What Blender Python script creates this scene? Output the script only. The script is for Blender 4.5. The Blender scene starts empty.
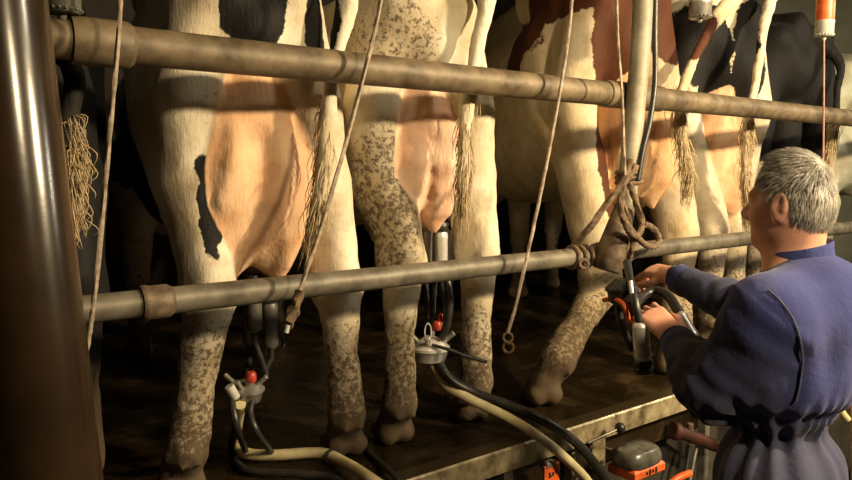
import bpy, math, random
import numpy as np
random.seed(7); np.random.seed(7)
SC=bpy.context.scene; COL=SC.collection
V=lambda *a: np.array(a,dtype=float)

# ------------------------------------------------------------------ camera
FPX=720.0; TH=math.radians(52.7); PI_=math.radians(5.47); CAM=V(0,-1.609,0.892)
CF=V(math.cos(TH)*math.cos(PI_),math.sin(TH)*math.cos(PI_),-math.sin(PI_)); CR=V(math.sin(TH),-math.cos(TH),0); CU=np.cross(CR,CF)
def ray(px,py): return CF+CR*(px-426)/FPX-CU*(py-240)/FPX
def W(px,py,y):            # photo point -> place in the parlour, on the plane that lies y metres behind the rails
    r=ray(px,py); return CAM+r*((y-CAM[1])/r[1])
def G(px,py,z=0.0):        # photo point -> place on a level z
    r=ray(px,py); return CAM+r*((z-CAM[2])/r[2])
def DZ(px,py,d): return CAM+ray(px,py)*d
cam=bpy.data.cameras.new('camera'); cam.sensor_width=36; cam.lens=36*FPX/852; cam.clip_start=0.02
camo=bpy.data.objects.new('camera',cam); COL.objects.link(camo); SC.camera=camo
camo.location=CAM; camo.rotation_euler=(math.pi/2-PI_,0,TH-math.pi/2)

# ------------------------------------------------------------------ materials
def mat(name): 
    m=bpy.data.materials.new(name); m.use_nodes=True; nt=m.node_tree
    return m,nt,nt.nodes['Principled BSDF']
def N(nt,t,**kw):
    n=nt.nodes.new(t)
    for k,v in kw.items():
        if k in n.inputs: n.inputs[k].default_value=v
        else: setattr(n,k,v)
    return n
def L(nt,a,b): nt.links.new(a,b)
def ramp(nt,fac,stops,interp='LINEAR'):
    r=nt.nodes.new('ShaderNodeValToRGB'); r.color_ramp.interpolation=interp
    e=r.color_ramp.elements
    while len(e)<len(stops): e.new(0.5)
    for q,(p,c) in zip(e,stops): q.position=p; q.color=(*c,1) if len(c)==3 else c
    L(nt,fac,r.inputs[0]); return r.outputs[0]
def mix(nt,fac,a,b):
    m=nt.nodes.new('ShaderNodeMix'); m.data_type='RGBA'
    for s,v in ((m.inputs[0],fac),(m.inputs[6],a),(m.inputs[7],b)):
        if hasattr(v,'is_linked'): L(nt,v,s)
        else: s.default_value=v if not isinstance(v,tuple) else (*v,1)[:4]
    return m.outputs[2]
def math_(nt,op,a,b=0.0,c=0.0):
    m=nt.nodes.new('ShaderNodeMath'); m.operation=op
    for s,v in zip(m.inputs,(a,b,c)):
        if hasattr(v,'is_linked'): L(nt,v,s)
        else: s.default_value=v
    return m.outputs[0]
def noise(nt,scale,detail=4.0,rough=0.55,vec=None,stretch=None,kind='Object'):
    n=N(nt,'ShaderNodeTexNoise',Scale=scale,Detail=detail,Roughness=rough)
    tc=nt.nodes.new('ShaderNodeTexCoord'); o=tc.outputs[kind]
    if stretch:
        mp=nt.nodes.new('ShaderNodeMapping'); mp.inputs['Scale'].default_value=stretch; L(nt,o,mp.inputs[0]); o=mp.outputs[0]
    L(nt,o,n.inputs['Vector']); return n.outputs['Fac']
def bump(nt,b,h,strength=0.3,dist=0.01):
    n=N(nt,'ShaderNodeBump',Strength=strength,Distance=dist); L(nt,h,n.inputs['Height']); L(nt,n.outputs[0],b.inputs['Normal'])
def simple(name,c1,c2=None,scale=20,rough=0.5,metal=0.0,bmp=0.2,dist=0.003,stretch=None,spec=0.5,thr=(0.35,0.65)):
    m,nt,b=mat(name); c2=c2 or tuple(x*0.6 for x in c1)
    n=noise(nt,scale,5,0.6,stretch=stretch)
    L(nt,ramp(nt,n,[(thr[0],c2),(thr[1],c1)]),b.inputs['Base Color'])
    b.inputs['Roughness'].default_value=rough; b.inputs['Metallic'].default_value=metal; b.inputs['Specular IOR Level'].default_value=spec
    if bmp: bump(nt,b,n,bmp,dist)
    return m
def coat_material(name,patch,white,udder=(0.62,0.27,0.13)):
    m,nt,b=mat(name)
    at=N(nt,'ShaderNodeAttribute',attribute_name='coat'); sp=nt.nodes.new('ShaderNodeSeparateColor'); L(nt,at.outputs['Color'],sp.inputs[0])
    R,Gc,B=sp.outputs
    n1=noise(nt,16,5,0.62); n2=noise(nt,62,5,0.75); n3=noise(nt,6,3,0.5); n4=noise(nt,110,3,0.6,stretch=(1,1,0.25))
    base=mix(nt,ramp(nt,n3,[(0.35,(0,0,0)),(0.7,(1,1,1))]),white,tuple(x*y for x,y in zip(white,(0.82,0.74,0.6))))
    base=mix(nt,math_(nt,'MULTIPLY',ramp(nt,noise(nt,11,6,0.7),[(.48,(0,0,0)),(.68,(1,1,1))]),.55),base,tuple(x*y for x,y in zip(white,(0.55,0.43,0.28))))
    e=math_(nt,'ADD',R,math_(nt,'MULTIPLY',math_(nt,'SUBTRACT',n1,0.5),0.34))
    pm=ramp(nt,e,[(0.49,(0,0,0)),(0.515,(1,1,1))])
    c=mix(nt,pm,base,patch)
    um=ramp(nt,math_(nt,'ADD',Gc,math_(nt,'MULTIPLY',math_(nt,'SUBTRACT',n1,0.5),0.25)),[(0.35,(0,0,0)),(0.7,(1,1,1))])
    ucol=mix(nt,ramp(nt,noise(nt,9,4,0.6),[(0.35,(0,0,0)),(0.65,(1,1,1))]),udder,tuple(min(1,x*y) for x,y in zip(udder,(1.16,1.4,1.6))))
    c=mix(nt,um,c,ucol)
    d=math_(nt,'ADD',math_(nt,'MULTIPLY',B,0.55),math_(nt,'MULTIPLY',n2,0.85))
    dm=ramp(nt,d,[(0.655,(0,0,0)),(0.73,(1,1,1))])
    c=mix(nt,math_(nt,'MULTIPLY',ramp(nt,B,[(.1,(0,0,0)),(.55,(1,1,1))]),.84),c,mix(nt,n1,(0.085,0.055,0.028),(0.29,0.205,0.11)))  # brown wash: mud, and the painted dimness of the lower legs
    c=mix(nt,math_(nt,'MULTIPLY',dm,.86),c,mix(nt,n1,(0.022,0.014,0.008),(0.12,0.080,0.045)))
    L(nt,c,b.inputs['Base Color']); b.inputs['Roughness'].default_value=0.66; b.inputs['Specular IOR Level'].default_value=0.18
    b.inputs['Sheen Weight'].default_value=0.02
    h=math_(nt,'ADD',math_(nt,'MULTIPLY',n4,0.35),math_(nt,'ADD',math_(nt,'MULTIPLY',dm,0.6),math_(nt,'MULTIPLY',n1,0.5)))
    bump(nt,b,h,0.5,0.012)
    return m
M={}
M['rail']=simple('worn_galvanised_pipe',(0.215,0.16,0.095),(0.085,0.058,0.032),14,0.55,0.15,0.4,0.004)
M['raillow']=simple('grey_galvanised_pipe',(0.20,0.175,0.13),(0.085,0.07,0.05),14,0.52,0.2,0.35,0.004)
M['rust']=simple('rusty_pipe',(0.22,0.16,0.10),(0.07,0.045,0.028),22,0.6,0.3,0.5,0.005)
M['post']=simple('dark_painted_steel',(0.034,0.019,0.009),(0.02,0.011,0.005),9,0.2,0.0,0.10,0.003,spec=0.6)
M['rope']=simple('pale_cord',(0.45,0.36,0.27),(0.22,0.16,0.11),60,0.8,0,0.3,0.001)
M['ropebrown']=simple('dirty_brown_rope',(0.20,0.13,0.075),(0.08,0.05,0.028),60,0.85,0,0.4,0.002)
M['chain']=simple('rusty_chain',(0.30,0.20,0.11),(0.09,0.05,0.025),80,0.55,0.5,0.3,0.001)
M['steel']=simple('stainless_steel',(0.82,0.81,0.78),(0.66,0.64,0.60),30,0.36,0.5,0.1,0.001)
M['dimsteel']=simple('grimy_steel',(0.20,0.19,0.17),(0.10,0.09,0.08),22,0.42,0.5,0.2,0.002)
M['dullsteel']=simple('dull_steel',(0.42,0.40,0.36),(0.20,0.18,0.15),22,0.42,0.6,0.2,0.002)
M['rubber']=simple('black_rubber',(0.028,0.026,0.025),(0.014,0.013,0.012),30,0.38,0,0.15,0.001)
M['cream']=simple('cream_rubber_hose',(0.62,0.54,0.32),(0.44,0.36,0.19),12,0.42,0,0.1,0.001)
M['red']=simple('red_plastic',(0.50,0.06,0.03),(0.30,0.03,0.02),30,0.4,0,0.05,0.001)
M['orange']=simple('orange_plastic',(0.85,0.16,0.03),(0.60,0.09,0.02),30,0.4,0,0.05,0.001)
M['redbrown']=simple('dirty_red_paint',(0.060,0.014,0.007),(0.03,0.010,0.006),16,0.55,0,0.2,0.002)
M['plasticgrey']=simple('pale_plastic',(0.55,0.54,0.48),(0.42,0.41,0.36),20,0.4,0,0.05,0.001)
M['darkbox']=simple('dirty_grey_plastic',(0.13,0.125,0.10),(0.05,0.048,0.038),18,0.3,0,0.3,0.002)
M['kerb']=simple('scuffed_steel_kerb',(0.52,0.44,0.27),(0.13,0.09,0.045),13,0.33,0.3,0.3,0.003)
m=M['kerb']; nt=m.node_tree; b=nt.nodes['Principled BSDF']; src=b.inputs['Base Color'].links[0].from_socket
ge=nt.nodes.new('ShaderNodeNewGeometry'); sx=nt.nodes.new('ShaderNodeSeparateXYZ'); L(nt,ge.outputs['Normal'],sx.inputs[0])
mud=ramp(nt,math_(nt,'ADD',sx.outputs[2],math_(nt,'MULTIPLY',noise(nt,18,4,.6),.5)),[(.95,(0,0,0)),(1.15,(1,1,1))])
L(nt,mix(nt,mud,src,(0.06,0.042,0.02)),b.inputs['Base Color'])
M['wall']=simple('grey_green_wall',(0.28,0.285,0.22),(0.18,0.185,0.14),3,0.85,0,0.2,0.004)
M['darkwall']=simple('dark_shed_wall',(0.045,0.036,0.026),(0.02,0.016,0.012),3,0.9,0,0.2,0.004)
M['pit']=simple('dirty_pit_concrete',(0.055,0.045,0.030),(0.022,0.018,0.012),6,0.8,0,0.4,0.006)
M['hoof']=simple('muddy_hoof',(0.06,0.042,0.028),(0.03,0.02,0.014),30,0.6)
# wet dung covered platform
m,nt,b=mat('wet_platform_concrete')
n=noise(nt,5,6,0.62); n2=noise(nt,26,5,0.65)
L(nt,ramp(nt,n,[(0.3,(0.008,0.005,0.0025)),(0.55,(0.020,0.0125,0.005)),(0.75,(0.065,0.041,0.015))]),b.inputs['Base Color'])
L(nt,ramp(nt,n,[(0.38,(0.10,)*3),(0.62,(0.40,)*3)]),b.inputs['Roughness'])
bump(nt,b,math_(nt,'ADD',n,math_(nt,'MULTIPLY',n2,0.5)),0.55,0.02); M['floor']=m
# skin, hair, cloth
m,nt,b=mat('weathered_skin'); n=noise(nt,22,4,0.6)
L(nt,ramp(nt,n,[(0.3,(0.58,0.27,0.18)),(0.7,(0.70,0.37,0.25))]),b.inputs['Base Color']); b.inputs['Roughness'].default_value=0.5
b.inputs['Subsurface Weight'].default_value=0.12; b.inputs['Subsurface Radius'].default_value=(0.01,0.004,0.002)
bump(nt,b,noise(nt,160,3,0.6),0.15,0.001); M['skin']=m
m,nt,b=mat('grey_hair'); n=noise(nt,32,3,0.6)
L(nt,ramp(nt,n,[(0.3,(0.13,0.115,0.095)),(0.5,(0.28,0.255,0.215)),(0.7,(0.45,0.415,0.36))]),b.inputs['Base Color']); b.inputs['Roughness'].default_value=0.45; M['hair']=m
m,nt,b=mat('tail_hair'); n=noise(nt,40,3,0.6)
L(nt,ramp(nt,n,[(0.3,(0.34,0.23,0.11)),(0.7,(0.68,0.54,0.32))]),b.inputs['Base Color']); b.inputs['Roughness'].default_value=0.6; M['tailhair']=m
m,nt,b=mat('navy_cotton'); n=noise(nt,5,5,0.6); n2=noise(nt,70,3,0.6)
L(nt,ramp(nt,n,[(0.3,(0.030,0.036,0.145)),(0.55,(0.044,0.052,0.185)),(0.75,(0.070,0.080,0.225))]),b.inputs['Base Color']); b.inputs['Roughness'].default_value=0.85
at=N(nt,'ShaderNodeAttribute',attribute_name='coat'); src=b.inputs['Base Color'].links[0].from_socket; sp=nt.nodes.new('ShaderNodeSeparateColor'); L(nt,at.outputs['Color'],sp.inputs[0]); L(nt,mix(nt,math_(nt,'MULTIPLY',sp.outputs[0],.8),mix(nt,math_(nt,'MULTIPLY',sp.outputs[1],.75),src,(0.062,0.062,0.088)),(0.026,0.026,0.040)),b.inputs['Base Color'])
b.inputs['Sheen Weight'].default_value=0.12; b.inputs['Specular IOR Level'].default_value=0.2
bump(nt,b,math_(nt,'ADD',n2,math_(nt,'MULTIPLY',noise(nt,14,4,0.6),1.2)),0.3,0.006); M['navy']=m
M['seam']=simple('navy_piping',(0.10,0.10,0.17),(0.06,0.06,0.11),40,0.8,0,0.1,0.001)
M['eye']=simple('eye_white',(0.7,0.66,0.6),(0.65,0.6,0.55),20,0.2,0,0)
M['boot']=simple('black_boot',(0.03,0.03,0.028),(0.015,0.015,0.014),20,0.4)
M['ink']=simple('black_marking',(0.015,0.012,0.01),None,30,0.6,0,0)

# ------------------------------------------------------------------ mesh builder
def frame(d):
    d=d/np.linalg.norm(d); a=V(0,0,1) if abs(d[2])<0.9 else V(1,0,0)
    u=np.cross(a,d); u/=np.linalg.norm(u); return d,u,np.cross(d,u)
def spline(pts,n=8):
    P=[np.array(p,float) for p in pts]
    if len(P)==2: return [P[0]+(P[1]-P[0])*t for t in np.linspace(0,1,n+1)]
    P=[2*P[0]-P[1]]+P+[2*P[-1]-P[-2]]; out=[]
    for i in range(1,len(P)-2):
        p0,p1,p2,p3=P[i-1:i+3]
        for t in np.linspace(0,1,n,endpoint=False):
            out.append(0.5*(2*p1+(p2-p0)*t+(2*p0-5*p1+4*p2-p3)*t*t+(3*p1-p0-3*p2+p3)*t**3))
    return out+[P[-2]]
class MB:
    def __init__(s): s.v=[]; s.f=[]
    def grid_(s,rings,close=True,caps=True):
        b=len(s.v); n=len(rings[0])
        for r in rings: s.v+= [tuple(p) for p in r]
        for i in range(len(rings)-1):
            for j in range(n if close else n-1):
                k=(j+1)%n; s.f.append((b+i*n+j,b+i*n+k,b+(i+1)*n+k,b+(i+1)*n+j))
        if caps:
            s.f.append(tuple(b+j for j in range(n))[::-1]); e=b+(len(rings)-1)*n; s.f.append(tuple(e+j for j in range(n)))
        return s
    def tube(s,pts,r,seg=12,n=8,lobes=0,twist=40,smooth=True):
        P=spline(pts,n) if smooth else [np.array(p,float) for p in pts]; rings=[]; acc=0
        rr=r if callable(r) else (lambda t:r)
        d0=P[1]-P[0]; _,u,v=frame(d0); T0=d0/np.linalg.norm(d0)
        for i,p in enumerate(P):
            T=P[min(i+1,len(P)-1)]-P[max(i-1,0)]; T=T/max(np.linalg.norm(T),1e-9)
            u=u-T*np.dot(u,T); u/=np.linalg.norm(u); v=np.cross(T,u)
            if i: acc+=np.linalg.norm(P[i]-P[i-1])
            ring=[]
            for j in range(seg):
                a=2*math.pi*j/seg; q=rr(i/(len(P)-1))
                if lobes: q*=1+0.2*math.cos(lobes*(a-twist*acc))
                ring.append(p+(u*math.cos(a)+v*math.sin(a))*q)
            rings.append(ring)
        return s.grid_(rings)
    def lathe(s,p0,p1,prof,seg=24):      # prof: (t along p0->p1, radius)
        p0=np.array(p0,float); d=np.array(p1,float)-p0; _,u,v=frame(d)
        return s.grid_([[p0+d*t+(u*math.cos(2*math.pi*j/seg)+v*math.sin(2*math.pi*j/seg))*max(r,1e-4) for j in range(seg)] for t,r in prof])
    def cyl(s,p0,p1,r,seg=20,bev=0.0):
        Ln=np.linalg.norm(np.array(p1,float)-np.array(p0,float)); e=min(0.3,(bev or r*0.12)/Ln)
        return s.lathe(p0,p1,[(0,r*0.86),(e,r),(1-e,r),(1,r*0.86)],seg)
    def box(s,c,h,ax=None,bev=0.004):
        c=np.array(c,float); ax=np.eye(3) if ax is None else np.array(ax); h=np.array(h,float); bev=min(bev,h.min()*0.45)
        def rect(z,i): 
            return [c+ax[0]*x*(h[0]-i)+ax[1]*y*(h[1]-i)+ax[2]*z for x,y in ((-1,-1),(1,-1),(1,1),(-1,1))]
        return s.grid_([rect(-h[2],bev),rect(-h[2]+bev,0),rect(h[2]-bev,0),rect(h[2],bev)])
    def torus(s,c,nrm,R,r,seg=20,sg=8,stretch=None):
        _,u,v=frame(np.array(nrm,float)); c=np.array(c,float); st=stretch or (1,1); b=len(s.v); nn=np.cross(u,v)
        for i in range(seg):
            a=2*math.pi*i/seg; d=u*math.cos(a)*st[0]+v*math.sin(a)*st[1]; dn=d/np.linalg.norm(d)
            for j in range(sg):
                q=2*math.pi*j/sg; s.v.append(tuple(c+d*R+dn*r*math.cos(q)+nn*r*math.sin(q)))
        for i in range(seg):
            for j in range(sg):
                s.f.append((b+i*sg+j,b+((i+1)%seg)*sg+j,b+((i+1)%seg)*sg+(j+1)%sg,b+i*sg+(j+1)%sg))
        return s
    def ball(s,c,r,seg=16,ax=None):
        c=np.array(c,float); r=np.array(r if np.ndim(r) else (r,r,r),float); ax=np.eye(3) if ax is None else np.array(ax)
        return s.grid_([[c+ax[0]*r[0]*math.sin(a)*math.cos(2*math.pi*j/seg)+ax[1]*r[1]*math.sin(a)*math.sin(2*math.pi*j/seg)-ax[2]*r[2]*math.cos(a) for j in range(seg)] for a in np.linspace(0.06,math.pi-0.06,max(6,seg//2+1))])
    def build(s,name,m,parent=None,smooth=True,sharp=40):
        return mk(name,np.array(s.v),s.f,m,parent,smooth,sharp)
def mk(name,v,f,m,parent=None,smooth=True,sharp=40,attr=None):
    v=np.asarray(v,float)
    if parent is not None:
        Mi=np.array(parent['_inv']).reshape(4,4) if '_inv' in parent else np.eye(4)
        v=v@Mi[:3,:3].T+Mi[:3,3]
    me=bpy.data.meshes.new(name)
    if isinstance(f,np.ndarray):
        me.vertices.add(len(v)); me.vertices.foreach_set('co',v.astype(np.float32).ravel())
        me.loops.add(f.size); me.loops.foreach_set('vertex_index',f.astype(np.int32).ravel())
        me.polygons.add(len(f)); me.polygons.foreach_set('loop_start',np.arange(0,f.size,4,dtype=np.int32)); me.update(calc_edges=True)
    else:
        me.from_pydata([tuple(p) for p in v],[],f)
    me.validate()
    if smooth:
        me.polygons.foreach_set('use_smooth',np.ones(len(me.polygons),bool))
        if sharp: me.set_sharp_from_angle(angle=math.radians(sharp))
    if attr is not None:
        a=me.attributes.new('coat','FLOAT_COLOR','POINT'); a.data.foreach_set('color',attr.astype(np.float32).ravel())
    me.materials.append(m); me.update()
    o=bpy.data.objects.new(name,me); COL.objects.link(o)
    if parent is not None: o.parent=parent
    return o
def tag(o,label=None,cat=None,group=None,kind=None):
    if label: o['label']=label
    if cat: o['category']=cat
    if group: o['group']=group
    if kind: o['kind']=kind
    return o
def thing(name,label,cat,loc,rotz=0.0,group=None):
    o=bpy.data.objects.new(name,None); o.empty_display_size=0.1; COL.objects.link(o); o.location=loc; o.rotation_euler=(0,0,rotz)
    c,s_=math.cos(rotz),math.sin(rotz); R=np.array([[c,s_,0],[-s_,c,0],[0,0,1]]); t=-R@np.array(loc,float)
    Mi=np.eye(4); Mi[:3,:3]=R; Mi[:3,3]=t; o['_inv']=[float(x) for x in Mi.ravel()]
    return tag(o,label,cat,group)
def sub(name,mb,m,parent,sharp=40):      # sub-part of a part: same space as the part
    v=np.array(mb.v); root=parent.parent
    Mi=np.array(root['_inv']).reshape(4,4); v=v@Mi[:3,:3].T+Mi[:3,3]
    o=mk(name,v,mb.f,m,None,True,sharp); o.parent=parent; return o

# ------------------------------------------------------------------ implicit surfaces
def smin(a,b,k):
    h=np.maximum(k-np.abs(a-b),0.0)/k; return np.minimum(a,b)-h*h*k*0.25
def chain(*pts):
    A=[np.array(p,np.float64) for p in pts]
    lo=np.min([p[:3]-p[3] for p in A],0); hi=np.max([p[:3]+p[3] for p in A],0)
    def f(P):
        out=None
        for a,b in zip(A[:-1],A[1:]):
            d=b[:3]-a[:3]; q=P-a[:3]; t=np.clip((q@d)/max(d@d,1e-12),0,1)
            s_=np.sqrt(((q-t[...,None]*d)**2).sum(-1))-(a[3]+(b[3]-a[3])*t)
            out=s_ if out is None else np.minimum(out,s_)
        return out
    return f,lo,hi
def ell(c,r,ax=None):
    c=np.array(c,float); r=np.array(r,float); rm=r.max()
    def f(P):
        q=P-c
        if ax is not None: q=q@np.array(ax).T
        k0=np.sqrt(((q/r)**2).sum(-1)); k1=np.sqrt(((q/(r*r))**2).sum(-1)); return k0*(k0-1)/np.maximum(k1,1e-6)
    e=r if ax is None else np.full(3,rm)
    return f,c-e,c+e
def group(prims,k):
    def f(P):
        o=None
        for p in prims: d=p[0](P); o=d if o is None else smin(o,d,k)
        return o
    return f,np.min([p[1] for p in prims],0)-k*.3,np.max([p[2] for p in prims],0)+k*.3
class Field:
    def __init__(s,lo,hi,h):
        s.lo=np.array(lo,float); s.h=h; s.n=np.ceil((np.array(hi,float)-s.lo)/h).astype(int)+1; s.a=np.full(s.n,0.12,np.float32)
    def box_(s,lo,hi,m):
        i0=np.clip(np.floor((lo-m-s.lo)/s.h).astype(int),0,s.n-1); i1=np.clip(np.ceil((hi+m-s.lo)/s.h).astype(int)+1,1,s.n); return i0,i1
    def pts(s,i0,i1):
        ax=[s.lo[d]+s.h*np.arange(i0[d],i1[d]) for d in range(3)]; return np.stack(np.meshgrid(*ax,indexing='ij'),-1)
    def add(s,prim,k=0.03):
        f,lo,hi=prim; i0,i1=s.box_(lo,hi,k*0.6+3*s.h)
        if (i1<=i0).any(): return prim
        sl=tuple(slice(a,b) for a,b in zip(i0,i1)); s.a[sl]=smin(s.a[sl],f(s.pts(i0,i1)).astype(np.float32),k); return prim
    def cut(s,fn):     # keep only where fn<0
        i0=np.zeros(3,int); s.a=np.maximum(s.a,fn(s.pts(i0,s.n)).astype(np.float32))
    def warp(s,fn):
        idx=np.argwhere(np.abs(s.a)<0.05); P=s.lo+idx*s.h
        s.a[tuple(idx.T)]+=fn(P).astype(np.float32)
    def mesh(s,smooth=1):
        a=s.a; ins=a<0; n=a.shape
        c=np.zeros([x-1 for x in n],np.uint8)
        for dx in (0,1):
            for dy in (0,1):
                for dz in (0,1): c+=ins[dx:n[0]-1+dx,dy:n[1]-1+dy,dz:n[2]-1+dz]
        cells=np.argwhere((c>0)&(c<8)); idm=np.full(c.shape,-1,np.int32); idm[tuple(cells.T)]=np.arange(len(cells))
        acc=np.zeros((len(cells),3)); cnt=np.zeros(len(cells))
        cor=[(x,y,z) for x in (0,1) for y in (0,1) for z in (0,1)]
        val={q:a[tuple((cells+np.array(q)).T)] for q in cor}
        for q in cor:
            for d in range(3):
                if q[d]==0:
                    q2=list(q); q2[d]=1; q2=tuple(q2); v0,v1=val[q],val[q2]; m_=(v0<0)!=(v1<0)
                    t=np.where(m_,v0/np.where(m_,v0-v1,1),0); p=np.tile(np.array(q,float),(len(cells),1)); p[:,d]=t
                    acc[m_]+=p[m_]; cnt[m_]+=1
        v=s.lo+s.h*(cells+acc/cnt[:,None]); faces=[]
        for d in range(3):
            o1,o2=[(1,2),(2,0),(0,1)][d]
            A=[slice(None)]*3; B=[slice(None)]*3; A[d]=slice(0,n[d]-1); B[d]=slice(1,n[d]); i_a=ins[tuple(A)]; i_b=ins[tuple(B)]
            e=np.argwhere(i_a!=i_b); ok=np.all([(e[:,o]>0)&(e[:,o]<n[o]-1) for o in (o1,o2)],0); e=e[ok]
            def cid(da,db):
                q=e.copy(); q[:,o1]-=da; q[:,o2]-=db; return idm[tuple(q.T)]
            qd=np.stack([cid(1,1),cid(0,1),cid(0,0),cid(1,0)],-1); fl=~ins[tuple(e.T)]; qd[fl]=qd[fl][:,::-1]; faces.append(qd)
        f=np.concatenate(faces); f=f[(f>=0).all(1)]
        for _ in range(smooth):
            sm=np.zeros_like(v); ct=np.zeros(len(v))
            for i in range(4):
                for j in (1,3): np.add.at(sm,f[:,i],v[f[:,(i+j)%4]]); np.add.at(ct,f[:,i],1)
            v=v*0.5+0.5*sm/np.maximum(ct,1)[:,None]
        return v,f
def snoise(P,scale,seed=0,n=10):
    r=np.random.RandomState(seed); out=np.zeros(len(P))
    for i in range(n):
        k=r.normal(size=3); k*=scale*(0.6+0.9*r.rand())/np.linalg.norm(k); out+=np.sin(P@k+r.rand()*6.28)
    return out/n*1.6
def sstep(x,a,b):
    t=np.clip((x-a)/(b-a),0,1); return t*t*(3-2*t)

# ------------------------------------------------------------------ setting
def struct(name,mb,m,sharp=30): return tag(mb.build(name,m,None,True,sharp),kind='structure')
struct('floor',MB().box((3.5,2.27,-0.10),(6.5,2.2,0.10),bev=0.003),M['floor'])
struct('floor_pit',MB().box((3.5,-2.0,-0.90),(6.5,2.0,0.05)),M['pit'])
struct('wall_pit',MB().box((3.5,0.20,-0.53),(6.5,0.08,0.318)),M['pit'])
struct('wall_back',MB().box((3.5,4.0,0.8),(6.5,0.06,1.6)),M['darkwall'])
struct('wall_right',MB().box((6.55,0.5,0.8),(0.06,4.5,1.9)),M['wall'])
struct('wall_left',MB().box((-2.2,0.5,0.8),(0.06,4.5,1.8)),M['darkwall'])
struct('ceiling',MB().box((3.2,0.5,2.75),(6.3,4.5,0.06)),M['darkwall'])

# kerb: folded steel edge of the platform
k=MB()
prof=[(0.085,0.003),(0.008,0.014),(0.002,0.014),(-0.003,0.008),(-0.005,-0.062),(0.004,-0.065),(0.008,0.002),(0.085,-0.004)]
k.grid_([[V(x,y,z) for y,z in prof] for x in np.linspace(-1.5,7,30)])
kerb=tag(k.build('trim_1',M['kerb'],None,True,25),kind='structure')

# ------------------------------------------------------------------ rails
def xpipe(px0,px1,z,y=0.0): 
    a=W(px0,200,y)[0]; b=W(px1,200,y)[0]; return V(a,y,z),V(b,y,z)
ZU,ZL=1.1545,0.6045
t=thing('pipe_rail','thick rusty upper pipe rail crossing the cows below their tails','pipe rail',(0.3,0,ZU))
t['_x']=0; del t['_x']
def bands(r): return lambda u: r
mb=MB(); mb.tube([V(x,0,ZU) for x in np.linspace(0.24,6.45,24)],0.0405,28,1); mb.build('pipe',M['rail'],t)
a=W(70,45,0)[0]; b=W(132,45,0)[0]
mb=MB(); mb.lathe(V(a,0,ZU),V(b,0,ZU),[(0,0.040),(0.0,0.0475),(0.04,0.0485),(0.9,0.0485),(0.94,0.0465),(1,0.041)],28); mb.build('coupling',M['rail'],t)
a=W(604,95,0)[0]; b=W(660,100,0)[0]
mb=MB(); mb.lathe(V(a,0,ZU),V(b,0,ZU),[(0,0.040),(0.0,0.045),(0.03,0.046),(0.97,0.046),(1,0.045),(1,0.040)],28); mb.build('coupling',M['rail'],t)
t2=thing('pipe_rail','thinner grey lower pipe rail running past the cows hocks','pipe rail',(0.3,0,ZL))
mb=MB(); mb.tube([V(x,0,ZL) for x in np.linspace(0.24,6.45,24)],0.0305,24,1); mb.build('pipe',M['raillow'],t2)
a=W(140,300,0)[0]; b=W(172,300,0)[0]
mb=MB(); mb.lathe(V(a,0,ZL),V(b,0,ZL),[(0,0.031),(0,0.0375),(0.06,0.0395),(0.2,0.0395),(0.24,0.0375),(0.85,0.0375),(0.9,0.035),(1,0.031)],26); mb.build('coupling',M['rust'],t2)
a=W(596,256,0)[0]; b=W(628,252,0)[0]
mb=MB(); mb.lathe(V(a,0,ZL),V(b,0,ZL),[(0,0.031),(0,0.040),(0.1,0.043),(0.9,0.043),(1,0.038),(1,0.031)],26); mb.build('coupling',M['rust'],t2)

# upright pole with flattened foot at the crossing
t=thing('pole','leaning grey steel pole in front of both rails wrapped with rope','pole',W(618,262,-0.06))
mb=MB(); mb.tube([W(645,-60,-0.075),W(641,40,-0.075),W(634,120,-0.075),W(626,205,-0.07)],0.0335,22,6); mb.build('pipe',simple('pale_grey_pole',(0.40,0.36,0.27),(0.22,0.19,0.13),12,.55,.1,.3,.003),t)
mb=MB(); p0=W(627,200,-0.07); p1=W(606,270,-0.055)
mb.lathe(p0,p1,[(0,0.030),(0.15,0.036),(0.7,0.050),(0.9,0.054),(1,0.046)],22); mb.build('foot_clamp',M['rust'],t)

# foreground post
t=thing('steel_post','thick dark painted steel post nearest the camera beside the far end of the rails','post',DZ(24,480,0.86)*V(1,1,0)+V(0,0,-0.85))
top=DZ(-18,-40,0.86); bot=DZ(42,480,0.86); d=(bot-top)/np.linalg.norm(bot-top)
mb=MB(); mb.tube([top-d*0.9,top,bot,bot+d*((bot[2]+0.85)/-d[2])],0.066,40,6,smooth=True); mb.build('tube',M['post'],t)
e=bot+d*((bot[2]+0.85)/-d[2]); mb=MB(); mb.cyl(e,e+V(0,0,0.015),0.11,24); mb.build('base_plate',M['post'],t)

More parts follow.
